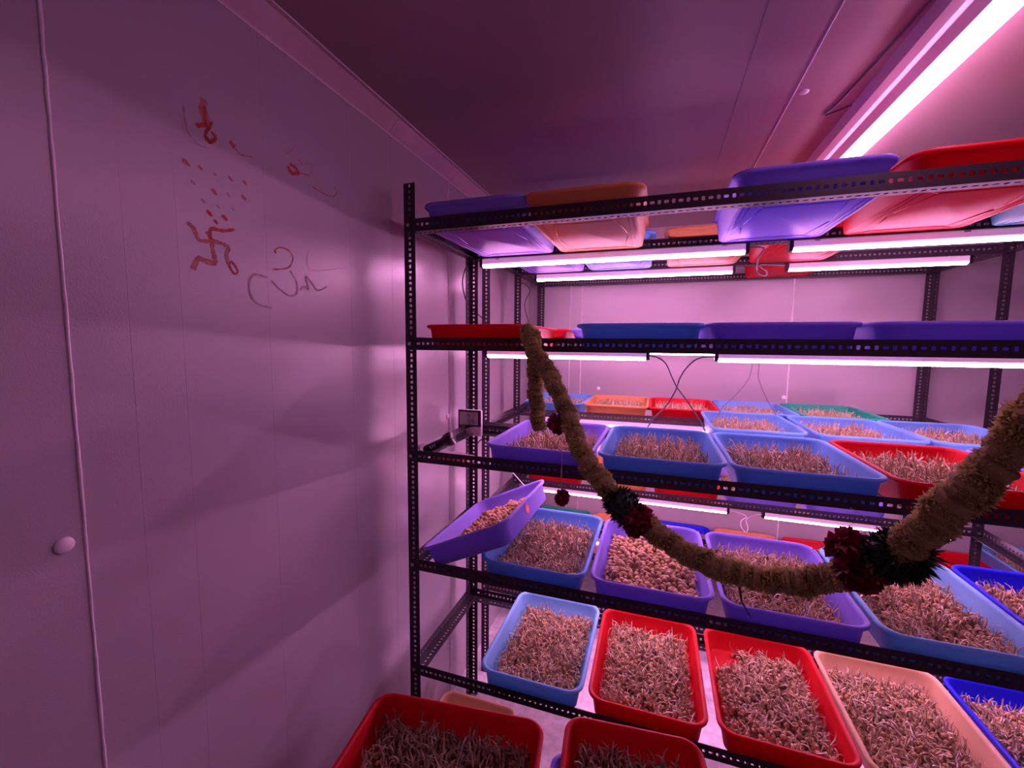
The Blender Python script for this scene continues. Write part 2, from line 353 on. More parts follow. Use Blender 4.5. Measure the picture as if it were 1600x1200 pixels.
# ------------------------------------------------------------------ seed beds
def ico(sub=1):
    import bmesh
    bm = bmesh.new(); bmesh.ops.create_icosphere(bm, subdivisions=sub, radius=1)
    v = np.array([q.co[:] for q in bm.verts]); bm.verts.ensure_lookup_table(); f = [tuple(q.index for q in fc.verts) for fc in bm.faces]; bm.free(); return v, f
ICO = ico(2)
def bed_mesh(kind, seed, sparse=0, hx=.146, hy=.219, dense=1.0):
    R = np.random.default_rng(seed)
    ph = R.uniform(0, 6.28, 6)
    def hgt(x, y):
        e = np.minimum(1, np.minimum(hx-abs(x), hy-abs(y))/.035)
        base = {'germ': .030, 'sprout': .027, 'grass': .020}[kind]
        h = base+.008*np.sin(x*38+ph[0])*np.cos(y*31+ph[1])+.004*np.sin(x*90+ph[2]+y*70)
        h = h*(.45+.55*np.clip(e, 0, 1))
        if sparse: h = h*np.clip((np.hypot(x+hx*.75, y-hy*.72)-.045)/.03, .02, 1)
        return h
    V = []; F = []; MI = []
    nv = 0
    # mound under the seeds
    nx, ny = 24, 36; xs = np.linspace(-hx+.004, hx-.004, nx); ys = np.linspace(-hy+.004, hy-.004, ny)
    G = [(x, y, max(.0045, .0045+hgt(x, y)*.72-.004)) for y in ys for x in xs]
    Fg = [(j*nx+i, j*nx+i+1, (j+1)*nx+i+1, (j+1)*nx+i) for j in range(ny-1) for i in range(nx-1)]
    if sparse: Fg = [q for q in Fg if G[q[0]][2] > .008]
    V.append(np.array(G)); F += Fg; MI += [0]*len(Fg); nv = len(G)
    iv, iff = ICO
    size = {'germ': .0096, 'sprout': .0078, 'grass': .0068}[kind]
    sx = {'germ': .0162, 'sprout': .0165, 'grass': .0200}[kind]/dense**.5
    def rotm():
        q = R.normal(size=4); q /= np.linalg.norm(q); a, b_, c, d = q
        return np.array([[1-2*(c*c+d*d), 2*(b_*c-a*d), 2*(b_*d+a*c)], [2*(b_*c+a*d), 1-2*(b_*b_+d*d), 2*(c*d-a*b_)], [2*(b_*d-a*c), 2*(c*d+a*b_), 1-2*(b_*b_+c*c)]])
    for y in np.arange(-hy+.008, hy-.007, sx):
        for x in np.arange(-hx+.008, hx-.007, sx):
            px, py = x+R.uniform(-.4,.4)*sx, y+R.uniform(-.4,.4)*sx
            h = hgt(px, py)
            if sparse and h < .006: continue
            s = size*R.uniform(.78, 1.15)
            P = iv*np.array([1, .86, .80]); tip = np.clip(iv[:, 0:1]-.55, 0, 1); P = P*(1-np.hstack([tip*-.5, tip*1.1, tip*1.1]))
            P = (P*s)@rotm().T+np.array([px, py, .004+h+R.uniform(-.003, .004)])
            V.append(P); F += [tuple(i+nv for i in q) for q in iff]; MI += [1]*len(iff); nv += len(P)
    ns = int({'germ': 130, 'sprout': 1150, 'grass': 850}[kind]*dense*(.8 if sparse else 1))
    for k in range(ns):
        px, py = R.uniform(-hx+.008, hx-.008), R.uniform(-hy+.008, hy-.008); h = hgt(px, py)
        if sparse and h < .007: continue
        if kind == 'grass': L = R.uniform(.026, .058); lean = R.uniform(.1, 1.35); wd = R.uniform(.0024, .0048)
        elif kind == 'sprout': L = R.uniform(.022, .052); lean = R.uniform(.3, 1.5); wd = R.uniform(.0018, .0040)
        else: L = R.uniform(.010, .017); lean = R.uniform(.2, 1.2); wd = R.uniform(.0010, .0016)
        az = R.uniform(0, 6.283); curl = R.uniform(-2.6, 2.6) if kind != 'grass' else R.uniform(-1.9, 1.9); tw = R.uniform(-1.2, 1.2)
        p = np.array([px, py, .004+h]); pts = [p]; a = lean; z_ = az
        for j in range(4):
            p = p+L/4*np.array([math.sin(a)*math.cos(z_), math.sin(a)*math.sin(z_), math.cos(a)]); a += curl*.33; z_ += tw*.3; pts.append(p)
        pts = np.array(pts); pts[:, 2] = np.maximum(pts[:, 2], .006); pts[:, 0] = np.clip(pts[:, 0], -.148, .148); pts[:, 1] = np.clip(pts[:, 1], -.224, .224)
        side = np.array([-math.sin(az), math.cos(az), 0]); upv = np.array([math.cos(az)*.6, math.sin(az)*.6, .8])
        ring = []
        for j, q in enumerate(pts):
            r_ = wd*(1, 1.05, .95, .7, .12)[j]
            for g in range(3): ring.append(q+r_*(math.cos(2.094*g)*side+math.sin(2.094*g)*.55*upv))
        V.append(np.array(ring)); fs = [(j*3+g, j*3+(g+1) % 3, (j+1)*3+(g+1) % 3, (j+1)*3+g) for j in range(4) for g in range(3)]
        F += [tuple(i+nv for i in q) for q in fs]; MI += [3 if R.uniform() < .13 else 2]*len(fs); nv += len(ring)
    V = np.concatenate(V)
    me = bpy.data.meshes.new('sprouting_seeds'); me.from_pydata([tuple(v) for v in V], [], F)
    for m in (M_SOIL, M_SEED, M_SHOOT, M_ROOT): me.materials.append(m)
    me.polygons.foreach_set('material_index', MI); me.polygons.foreach_set('use_smooth', [i == 1 or i > 1 for i in MI]); me.update(); return me
BM = {}
def bed(kind, v=0, sparse=0):
    k = (kind, v, sparse)
    if k not in BM: BM[k] = bed_mesh(kind, 11*v+{'germ':1,'sprout':2,'grass':3}[kind], sparse)
    return BM[k]
def fill(kind, v, x, y, z, label, rot=(0,0,0), sparse=0, flip=False):
    if flip: rot = (rot[0], rot[1], rot[2]+PI)
    return tag(obj('sprouting_seeds', bed(kind, v, sparse), loc=(x, y, z), rot=rot), label, 'sprouting seeds', kind='stuff')
YA, YBr, YC = 1.497, 2.158, 2.665      # tray row centres: front rack, back rack front row, back rack rear row
def basez(top): return top-FW+TH+.0018
def row(spec, y, top, where, group):
    """spec: (colour, x, bed kind or None, variant, flip, short place)"""
    for c, x, k, v, fl, lab in spec:
        z = basez(top); yy = y+random.uniform(-.003, .003); rz = random.uniform(-.006, .006)
        put_tray(c, x, yy, z, lab+' '+where, group, (0,0,rz))
        if k:
            sp_ = 1 if v == 9 else 0
            word = {'germ': 'round seeds', 'sprout': 'tangled sprouts', 'grass': 'upright shoots'}[k]
            fill(k, v, x, yy, z+.0002, word+' in '+lab.replace('plastic tray', 'tray')+' '+where, (0,0,rz), sp_, fl)
G1 = 'trays on the front rack'; G2 = 'trays on the back rack'
# front rack
row([('purple', -.562, None, 0, 0, 'purple plastic tray first from left'), ('orange', -.223, None, 0, 0, 'pale orange plastic tray second from left'), ('purple', .345, None, 0, 0, 'violet plastic tray left of the red one'),
     ('red', .712, None, 0, 0, 'red plastic tray at the right'), ('teal', 1.085, None, 0, 0, 'teal plastic tray past the red one')], YA, T1[0], 'on the front rack top shelf', G1)
row([('red', -.560, None, 0, 0, 'red plastic tray at the left end'), ('blue', -.056, None, 0, 0, 'blue plastic tray right of the garland'), ('purple', .302, None, 0, 0, 'violet plastic tray beside the blue one'),
     ('purple', .668, None, 0, 0, 'violet plastic tray farthest right')], YA, T1[1], 'on the front rack second shelf', G1)
row([('purple', -.345, 'grass', 0, 0, 'purple plastic tray beside the torch'), ('blue', .018, 'grass', 1, 0, 'blue plastic tray right of the purple one'), ('blue', .378, 'grass', 0, 1, 'blue plastic tray beside the red one'),
     ('red', .742, 'grass', 1, 1, 'red plastic tray behind the garland'), ('purple', 1.105, 'grass', 0, 0, 'purple plastic tray right of the red one')], YA, T1[2], 'on the front rack middle shelf', G1)
row([('blue', -.360, 'sprout', 0, 0, 'blue plastic tray under the tilted one'), ('purple', .004, 'germ', 0, 0, 'purple plastic tray of round seeds'), ('purple', .372, 'sprout', 1, 0, 'purple plastic tray below the garland'),
     ('light blue', .738, 'sprout', 2, 0, 'sky blue plastic tray by the garland leaves'), ('dark blue', 1.102, 'sprout', 0, 1, 'deep blue plastic tray at right edge')], YA, T1[3], 'on the front rack fourth shelf', G1)
row([('light blue', -.363, 'sprout', 1, 1, 'sky blue plastic tray at the left'), ('red', .006, 'sprout', 2, 1, 'red plastic tray beside the sky blue'), ('red', .386, 'sprout', 9, 0, 'red plastic tray with a bare corner'),
     ('cream', .750, 'sprout', 0, 0, 'cream plastic tray'), ('dark blue', 1.116, 'sprout', 1, 0, 'deep blue plastic tray at lower right')], YA+.012, T1[4], 'on the front rack bottom shelf', G1)
# back rack
row([('purple', -.550, None, 0, 0, 'violet plastic tray first from left'), ('blue', -.203, None, 0, 0, 'blue plastic tray second from left'), ('orange', .187, None, 0, 0, 'pale orange plastic tray in the middle'), ('red', .560, None, 0, 0, 'red plastic tray right of the orange one')],
    YBr, T2[0], 'in the back rack top shelf front row', G2)
row([('red', .63, None, 0, 0, 'red plastic tray')], YC, T2[0], 'in the back rack top shelf rear row', G2)
row([('red', -.565, None, 0, 0, 'red plastic tray behind the garland top'), ('purple', -.200, None, 0, 0, 'violet plastic tray beside the red one')], YBr, T2[1], 'on the back rack second shelf', G2)
row([('blue', .398, 'grass', 1, 0, 'first blue plastic tray from left'), ('blue', .778, 'grass', 0, 1, 'middle blue plastic tray'), ('blue', 1.140, 'grass', 1, 1, 'rightmost blue plastic tray')], YBr, T2[2], 'in the back rack middle shelf front row', G2)
row([('blue', -.573, 'grass', 0, 0, 'blue plastic tray behind the garland'), ('orange', -.214, 'grass', 1, 0, 'orange plastic tray'), ('red', .144, 'grass', 0, 1, 'red plastic tray behind crossed cables'), ('blue', .505, 'grass', 1, 1, 'blue plastic tray right of the red one'),
     ('green', .870, 'grass', 0, 0, 'sea green plastic tray')], YC, T2[2], 'in the back rack middle shelf rear row', G2)
row([('red', -.560, 'sprout', 0, 0, 'red plastic tray first from left'), ('orange', -.190, 'sprout', 1, 0, 'orange plastic tray left of centre'), ('red', .172, 'sprout', 0, 1, 'red plastic tray right of the orange one'), ('purple', .535, 'sprout', 1, 1, 'purple plastic tray'),
     ('purple', .900, 'sprout', 0, 0, 'purple plastic tray farthest right')], YC, T2[3], 'on the back rack fourth shelf', G2)
row([('green', -.565, 'sprout', 0, 1, 'sea green plastic tray'), ('orange', -.195, 'sprout', 1, 1, 'orange plastic tray left of the deep blue one'), ('dark blue', .178, 'sprout', 0, 0, 'deep blue plastic tray'), ('orange', .550, 'sprout', 1, 0, 'orange plastic tray right of the deep blue one'),
     ('red', .925, 'sprout', 0, 1, 'red plastic tray')], YC, T2[4], 'on the back rack bottom shelf', G2)
# tilted purple tray with round seeds and a red sticker, propped on its neighbour
th = math.radians(-25.3)
Rm = Matrix.Rotation(th, 3, 'Y')
FL = Vector((-.752, 1.247, H-.716)); cen = FL - Rm @ Vector((-TW+.004, -TL+.004, THT-.002))
tl = put_tray('purple', *cen, 'purple plastic tray tipped up on its right side against the rack post', 'trays on the front rack', (0, th, math.radians(-1.5)))
m = MB(); n = 20; m.add([(0, .019*math.cos(2*PI*k/n), .021*math.sin(2*PI*k/n)*.9) for k in range(n)]+[(.0012, .018*math.cos(2*PI*k/n), .020*math.sin(2*PI*k/n)*.9) for k in range(n)],
      [(k, (k+1) % n, n+(k+1) % n, n+k) for k in range(n)]+[tuple(range(n, 2*n))])
m.tube([(.0014, -.008, .004), (.0014, .008, .005)], .0012, 5, 1); m.tube([(.0014, -.007, -.003), (.0014, .006, -.002)], .0012, 5, 1)
st = obj('sticker', m.mesh('sticker', [mat('red_sticker', (.75, .04, .05), rough=.4), mat('sticker_print', (.8, .6, .2), rough=.4)]), tl, (.1640, -.02, .045), (0, math.radians(8), 0)); st['label'] = 'round red sticker'
fill('germ', 1, *(cen+Rm @ Vector((0,0,.0003))), 'loose round germinating seeds heaped in the tipped-up purple tray', (0, th, math.radians(-1.5)))
# two dark red trays nearest the camera, on their own low stand, and trays below
SZ = H-1.122
def stand():
    r = empty('tray_stand', (-.66, .66, 0)); tag(r, 'black slotted-angle stand under the two nearest red trays', 'stand')
    LB = angle_mesh(.86); SB = angle_mesh(.29); P = angle_mesh(SZ, 'post')
    for z in (SZ-FW, .34-FW):
        obj('long_beam', LB, r, (.0, .0025, z)); obj('long_beam', LB, r, (0.86, .2975, z), (0,0,PI)); obj('side_beam', SB, r, (.0025, .295, z+.0024), (0,0,-PI/2)); obj('side_beam', SB, r, (0.8575, .005, z+.0024), (0,0,PI/2))
    for loc, rz in (((0,0,0), 0), ((0.86,0,0), PI/2), ((0,.30,0), -PI/2), ((0.86,.30,0), PI)): obj('post', P, r, loc, (0,0,rz))
stand()
a1 = math.radians(7); a2 = math.radians(5.2); zt = SZ+.0022
c1 = Vector((-.503, 1.045, zt)) + Vector((math.sin(a1), -math.cos(a1), 0))*TW
c2 = Vector((-.028, 1.135, zt)) + Vector((math.sin(a2), -math.cos(a2), 0))*TL
put_tray('red', *c1, 'dark red plastic tray at the lower left, touching the left wall side', 'trays nearest the camera', (0,0,a1+PI/2))
fill('grass', 2, *c1, 'long shadowed shoots in the red tray at the lower left corner by the wall', (0,0,a1+PI/2))
put_tray('red', *c2, 'dark red plastic tray in front of the bottom shelf, right of the corner tray', 'trays nearest the camera', (0,0,a2))
fill('grass', 3, *c2, 'shadowed curly shoots in the nearest red tray in front of the bottom shelf', (0,0,a2))
put_tray('cream', -.695, 1.42, 0.0002, 'cream plastic tray on the floor under the front rack', 'trays on the floor')
put_tray('purple', -.150, 1.285, .0002, 'purple plastic tray on the floor behind the nearest red trays', 'trays on the floor')
put_tray('teal', -.470, .905, .34-FW+.0045, 'dark teal plastic tray low down between the two nearest red trays', 'trays on the floor')
# trays beyond the right end of the back rack
def far_stand():
    r = empty('tray_stand', (1.44, 2.40, 0)); tag(r, 'black slotted-angle stand past the right end of the back rack', 'stand')
    LB = angle_mesh(1.14); SB = angle_mesh(.52); P = angle_mesh(H-1.155, 'post'); z = H-1.155-FW
    obj('long_beam', LB, r, (0, .0025, z)); obj('long_beam', LB, r, (1.14, .5275, z), (0,0,PI)); obj('side_beam', SB, r, (.0025, .525, z+.0024), (0,0,-PI/2)); obj('side_beam', SB, r, (1.1375, .005, z+.0024), (0,0,PI/2))
    for loc, rz in (((0,0,0), 0), ((1.14,0,0), PI/2), ((0,.53,0), -PI/2), ((1.14,.53,0), PI)): obj('post', P, r, loc, (0,0,rz))
far_stand()
zf = H-1.155-FW+TH+.0018
for i, x in enumerate((1.64, 2.005, 2.365)):
    put_tray('red', x, 2.665, zf, ('first', 'second', 'third')[i]+' red tray on the stand past the right end of the back rack', 'trays on the far right stand')
put_tray('blue', 1.80, 2.64, zf+.0805, 'blue plastic tray stacked on red trays at the right picture edge', 'trays on the far right stand')
fill('sprout', 1, 1.80, 2.64, zf+.0807, 'tangled sprouts in the blue tray stacked on red trays at the right picture edge')

# ------------------------------------------------------------------ grow lamps
def lamp_parts(L, r):
    """lamp along x from 0 to L, top at z=0, centred on y=0"""
    m = MB()
    prof = [(-.011, 0), (.011, 0), (.014, -.004), (.014, -.020), (.010, -.024), (-.010, -.024), (-.014, -.020), (-.014, -.004)]
    n = len(prof); vs = [(x, a, c) for x in (.012, L-.012) for a, c in prof]
    m.add(vs, [(k, (k+1) % n, n+(k+1) % n, n+k) for k in range(n)]+[tuple(range(n)), tuple(range(2*n-1, n-1, -1))])
    obj('lamp_housing', m.mesh('lamp_housing', [M_HOUS_GLOW]), r)
    m = MB(); k = 8; vs = [(x, .0098*math.cos(PI*j/k), -.0245-.0125*math.sin(PI*j/k)) for x in (.014, L-.014) for j in range(k+1)]; n = k+1
    m.add(vs, [(j, j+1, n+j+1, n+j) for j in range(k)]+[(0, n, 2*n-1, n-1), tuple(range(n)), tuple(range(2*n-1, n-1, -1))])
    obj('light_tube', m.mesh('light_tube', [M_GLOW], True), r)
    for x0 in (0, L-.012): obj('end_cap', CAPM, r, (x0, 0, 0))
    for x in (.08, L*.5, L-.08): obj('clip', CLIPM, r, (x, 0, 0))
m = MB(); n_ = 8; prf = [(-.0155, -.0005), (.0155, -.0005), (.0155, -.026), (.009, -.034), (-.009, -.034), (-.0155, -.026)]
m.add([(x, a, c) for x in (0, .012) for a, c in prf], [(k, 6+k, 6+(k+1) % 6, (k+1) % 6) for k in range(6)]+[tuple(range(6)), tuple(range(11, 5, -1))]); CAPM = m.mesh('end_cap', [M_DARK])
m = MB(); m.box(-.008, .008, -.0165, .0165, -.006, -.0002); CLIPM = m.mesh('clip', [M_WHITE])
def lamp(x0, x1, y, ztop, label, group):
    r = empty('grow_light', (x0, y, ztop)); tag(r, label, 'grow light', group); lamp_parts(x1-x0, r); return r
GA, GB = 'grow lights under the front rack shelves', 'grow lights under the back rack shelves'
yA, yB, yC = 1.744, 2.416, 2.90
for x0, x1, y, z, lab in ((-.735, .293, yA, T1[0], 'long glowing lamp at the left under the top shelf of the front rack'), (.415, 1.36, yA, T1[0], 'long glowing lamp at the right under the top shelf of the front rack'),
        (-.712, -.028, yA, T1[1], 'short glowing lamp behind the garland top under the front rack second shelf'), (.200, 1.22, yA, T1[1], 'long glowing lamp right of the crossed cables under the front rack second shelf'),
        (-.70, .30, yA, T1[2], 'left-hand lamp under the front rack middle shelf'), (.42, 1.36, yA, T1[2], 'right-hand lamp under the front rack middle shelf'),
        (-.70, .30, yA, T1[3], 'left-hand lamp under the front rack fourth shelf'), (.42, 1.36, yA, T1[3], 'right-hand lamp under the front rack fourth shelf')):
    lamp(x0, x1, y, z-FW-.0006, lab, GA)
for x0, x1, y, z, lab in ((-.680, .350, yB, T2[0], 'long glowing lamp at the left under the top shelf of the back rack'), (.568, 1.262, yB, T2[0], 'shorter glowing lamp at the right under the back rack top shelf'),
        (-.68, .35, yB, T2[1], 'lamp glimpsed between the crossed cables under the back rack second shelf'), (.46, 1.30, yB, T2[1], 'lamp at the right under the second shelf of the back rack'),
        (-.66, .385, yB, T2[3], 'glowing lamp left of the white cable loop, under the back rack fourth shelf'), (.535, 1.30, yB, T2[3], 'glowing lamp right of the white cable loop, under the back rack fourth shelf'),
        (-.66, .36, yB, T2[2], 'lamp at the left under the middle shelf of the back rack'), (.46, 1.30, yB, T2[2], 'lamp at the right under the middle shelf of the back rack')):
    lamp(x0, x1, y, z-FW-.0006, lab, GB)
# ceiling batten
r = empty('ceiling_light', (.60, .50, CZ)); tag(r, 'long glowing tube light fixed to the ceiling, running towards the back wall', 'ceiling light')
m = MB(); Lc = 1.74
prof = [(-.062, 0), (-.050, -.028), (-.028, -.034), (-.010, -.030), (.012, -.046), (.040, -.046), (.075, -.004), (.075, 0)]
n = len(prof); m.add([(a, y, c) for y in (0, Lc) for a, c in prof], [(k, n+k, n+(k+1) % n, (k+1) % n) for k in range(n)]+[tuple(range(n)), tuple(range(2*n-1, n-1, -1))])
obj('lamp_housing', m.mesh('ceiling_housing', [M_BATTEN]), r)
m = MB(); m.tube([(.046, .03, -.058), (.046, Lc-.03, -.058)], .0165, 14); obj('light_tube', m.mesh('ceiling_tube', [M_GLOWC], True), r)
for y0 in (0, Lc-.03):
    m = MB(); m.box(.024, .068, y0, y0+.030, -.078, -.03); bevel(obj('end_cap', m.mesh('ceiling_cap', [M_WHITE]), r), .004)
m = MB(); m.tube(spline([(-.064, .42, -.004), (-.075, .74, -.005), (-.105, 1.10, -.004), (-.125, 1.19, -.004), (-.095, 1.18, -.003), (-.064, 1.15, -.004)], 8), .0028, 6); obj('cable', m.mesh('ceiling_cable', [M_CABLE], True), r)

# ------------------------------------------------------------------ cables
def cable(pts, label, M=M_CABLE, rad=.0026):
    m = MB(); m.tube(spline(pts, 8), rad, 7); return tag(obj('cable', m.mesh('cable', [M], True)), label, 'cable', 'lamp cables')
cable([(-.03,1.744,1.640),(.0,1.75,1.634),(.031,1.74,1.611),(.055,1.70,1.561),(.073,1.68,1.527),(.112,1.70,1.473),(.160,1.765,1.40),(.195,1.80,1.33),(.20,1.80,1.29)], 'grey cable crossing down to the right under the second shelf')
cable([(.205,1.744,1.640),(.15,1.75,1.634),(.111,1.74,1.603),(.084,1.706,1.562),(.067,1.688,1.511),(.036,1.70,1.45),(-.004,1.78,1.39),(-.035,1.80,1.33),(-.04,1.80,1.29)], 'grey cable crossing down to the left under the second shelf')
cable([(.446,2.40,1.60),(.446,2.39,1.582),(.43,2.385,1.511),(.375,2.38,1.431),(.323,2.385,1.368),(.296,2.385,1.30)], 'thin grey cable curving left above the rear red tray', rad=.002)
cable([(.477,2.40,1.60),(.477,2.39,1.583),(.477,2.385,1.522),(.513,2.38,1.431),(.562,2.385,1.345)], 'thin grey cable curving right above the rear blue tray', rad=.002)
cable([(.388,2.41,.828),(.43,2.395,.826),(.462,2.39,.812),(.439,2.385,.790),(.441,2.385,.757),(.463,2.38,.733),(.470,2.38,.760),(.462,2.39,.798),(.50,2.405,.822),(.533,2.41,.828)], 'white looped cable hanging between two lamps behind the fourth shelf', M_CABLEW, .0022)
cable([(-.755,1.775,2.04),(-.81,1.775,2.031),(-.836,1.775,1.963),(-.827,1.775,1.897),(-.800,1.775,1.84),(-.735,1.79,1.78),(-.725,1.79,1.70)], 'black cable looped beside the rear left post under the top shelf', M_DARK)
cable([(.295,1.744,2.030),(.345,1.775,2.030),(.335,1.78,2.006),(.331,1.785,1.976),(.334,1.79,1.943),(.362,1.81,1.936),(.385,1.90,1.965),(.42,2.2,2.04),(.565,2.405,2.065)], 'grey cable with a kink between the top shelf lamps')
cable([(-.70,1.80,1.24),(-.662,1.80,1.168),(-.60,1.80,1.10),(-.52,1.80,1.02),(-.50,1.80,.98)], 'white cable slanting down behind the tipped-up purple tray', M_CABLEW, .002)
cable([(-.66,1.80,1.258),(-.70,1.80,1.255),(-.761,1.80,1.235),(-.784,1.80,1.183),(-.784,1.80,1.08),(-.784,1.80,.9)], 'black cable curving down beside the rear left post under the middle shelf', M_DARK)
cable([(-.785,2.38,2.03),(-.73,2.375,2.02),(-.70,2.375,1.98),(-.73,2.375,1.90),(-.69,2.375,1.75),(-.695,2.375,1.66)], 'thin dark cable by the middle left post of the back rack', M_DARK, .002)

# ------------------------------------------------------------------ hygrometer on the rear left post
r = empty('thermometer', (-.833, 1.716, 1.272)); tag(r, 'square digital thermometer with a black-framed screen clipped to the rear left post', 'thermometer')
m = MB(); m.box(0, .114, 0, .016, 0, .118); bevel(obj('body', m.mesh('thermo_body', [M_WHITE]), r), .006, 3)
m = MB(); xs = [k/14 for k in range(15)]
top_ = [(.003+.108*t, -.0012, .116) for t in xs]; bot = [(.003+.108*t, -.0012, .030+.014/(1+math.exp(-(t-.45)*12))) for t in xs]
m.add(top_+bot+[(a, .0005, c) for a, _, c in top_+bot], [(k, k+15, k+16, k+1) for k in range(14)]+[(15+k, 45+k, 46+k, 16+k) for k in range(14)]+[(k+1, 31+k, 30+k, k) for k in range(14)]+[(0,30,45,15),(14,29,59,44)])
obj('bezel', m.mesh('thermo_bezel', [M_DARK]), r)
m = MB(); m.box(.010, .098, -.0024, -.0010, .050, .108); lcd = obj('screen', m.mesh('thermo_screen', [mat('lcd_grey', (.50, .50, .46), rough=.25)]), r)
m = MB()
SEG = {'6': 'acdefg', '7': 'abc', '9': 'abcdfg', '2': 'abged'}
def digit(ch, x, z, w_, h_):
    t = w_*.17
    B = {'a': (x+t, x+w_-t, z+h_-t, z+h_), 'g': (x+t, x+w_-t, z+h_/2-t/2, z+h_/2+t/2), 'd': (x+t, x+w_-t, z, z+t), 'f': (x, x+t, z+h_/2, z+h_-t/2), 'b': (x+w_-t, x+w_, z+h_/2, z+h_-t/2),
         'e': (x, x+t, z+t/2, z+h_/2), 'c': (x+w_-t, x+w_, z+t/2, z+h_/2)}
    for s_ in SEG[ch]:
        a, c, d, e = B[s_]; m.box(a, c, -.0031, -.0022, d, e)
digit('6', .048, .083, .013, .021); digit('7', .066, .083, .013, .021); digit('9', .048, .055, .013, .021); digit('9', .066, .055, .013, .021); m.box(.085, .088, -.0031, -.0022, .096, .103)
obj('digits', m.mesh('thermo_digits', [mat('lcd_ink', (.12, .12, .13), rough=.5)]), lcd)
m = MB(); m.tube([(.082, -.0002, .022), (.088, -.0006, .026), (.094, -.0006, .020), (.100, -.0002, .014)], .0009, 5); m.box(.084, .098, -.0007, .0002, .009, .0105); m.box(.010, .045, -.0018, -.0010, .0445, .0460)
obj('print', m.mesh('thermo_print', [mat('print_grey', (.45, .25, .40), rough=.5)]), r)
m = MB(); m.box(.04, .07, .014, .046, .05, .07); obj('clip', m.mesh('thermo_clip', [M_DARK]), r)

# ------------------------------------------------------------------ torch and packet on the middle shelf
zs = T1[2]-FW+TH
tor = empty('torch', (-.778, 1.338, zs+.018)); tor.scale = (.86, .86, .86); tor.rotation_euler = Vector((.100, -.008, .050)).to_track_quat('X', 'Z').to_euler(); tag(tor, 'black torch lying at the left end of the middle shelf', 'torch')
m = MB(); m.tube([(-.004,0,0),(0,0,0),(.005,0,0),(.03,0,0),(.085,0,0),(.098,0,0),(.106,0,0)], [.012,.0165,.0185,.0175,.0175,.020,.022], 20)
for k in range(9): m.tube([(.012+k*.008,0,0),(.015+k*.008,0,0)], .0187, 16)
obj('barrel', m.mesh('torch_barrel', [M_DARK], True), tor)
m = MB(); m.tube([(.106,0,0),(.112,0,0),(.126,0,0),(.142,0,0),(.1425,0,0),(.138,0,0)], [.022,.0265,.029,.029,.026,.024], 24, caps=False); obj('head', m.mesh('torch_head', [mat('torch_grey', (.05, .045, .06), rough=.3)], True), tor)
m = MB(); m.tube([(.132,0,0),(.1385,0,0),(.1395,0,0)], [.020,.0245,.018], 20); obj('lens', m.mesh('torch_lens', [mat('torch_lens', (.75, .72, .8), rough=.12, spec=.8)], True), tor)
m = MB()
for k in range(3): m.box(.040+k*.011, .0445+k*.011, -.0200, -.0170, -.004, .008)
obj('switch', m.mesh('torch_marks', [M_WHITE]), tor)
m = MB(); m.tube(spline([(.100,-.018,0),(.085,-.026,.004),(.06,-.024,-.002),(.045,-.019,-.008)], 6), .0012, 6); obj('strap', m.mesh('torch_strap', [M_CABLE], True), tor)
n = 14; rnd = random.Random(3)
m = MB(); top = []; hgt_ = []
for j in range(6):
    for i in range(n+1):
        e = min(1, min(i, n-i)/2)*min(1, min(j, 5-j)/1.0)
        top.append((-.735+.155*i/n, 1.262+.022*j+.004*math.sin(i), zs+.002+(.024-.0008*i)*e*(.85+.15*rnd.random())))
vs = top+[(a, c, zs+.0005) for a, c, d in top]; K = 6*(n+1)
m.add(vs, [(j*(n+1)+i, j*(n+1)+i+1, (j+1)*(n+1)+i+1, (j+1)*(n+1)+i) for j in range(1, 4) for i in range(1, n-1)], 1)
m.add(vs, [(j*(n+1)+i, j*(n+1)+i+1, (j+1)*(n+1)+i+1, (j+1)*(n+1)+i) for j in range(5) for i in range(n) if not (1 <= j < 4 and 1 <= i < n-1)]+[(K+j*(n+1)+i, K+(j+1)*(n+1)+i, K+(j+1)*(n+1)+i+1, K+j*(n+1)+i+1) for j in range(5) for i in range(n)], 0)
pk = obj('packet', m.mesh('packet', [mat('packet_red', (.62, .03, .05), rough=.35), mat('packet_clear', (.70, .62, .70), rough=.2)], False)); tag(pk, 'crumpled pale packet with red edges under the torch on the middle shelf', 'packet')

# ------------------------------------------------------------------ flower garland
G = [(-.368,1.262,.022),(-.366,1.228,.040),(-.338,1.195,-.02),(-.300,1.170,-.055),(-.256,1.123,-.114),(-.207,1.061,-.18),(-.168,1.004,-.246),(-.123,.958,-.29),(-.076,.919,-.323),(-.021,.888,-.356),(.042,.884,-.395),(.102,.881,-.42),
     (.158,.879,-.431),(.212,.872,-.432),(.257,.858,-.418),(.294,.836,-.392),(.320,.798,-.351),(.338,.755,-.305),(.352,.715,-.252),(.369,.690,-.198),(.393,.677,-.149),(.420,.675,-.092),(.470,.68,.0),(.540,.69,.15),(.62,.70,.35),(.72,.72,.56),(.82,.74,.735)]
G = [Vector((x, y, z+H)) for x, y, z in G]
SP = spline(G, 14)
S2 = spline([Vector(p) for p in ((-.352,1.236,1.715),(-.342,1.215,1.66),(-.337,1.205,1.60),(-.333,1.20,1.54),(-.324,1.195,1.48),(-.317,1.195,1.432))], 14)
gar = empty('flower_garland', tuple(G[0])); tag(gar, 'thick yellow flower garland draped from the second shelf across the front of the rack', 'garland')
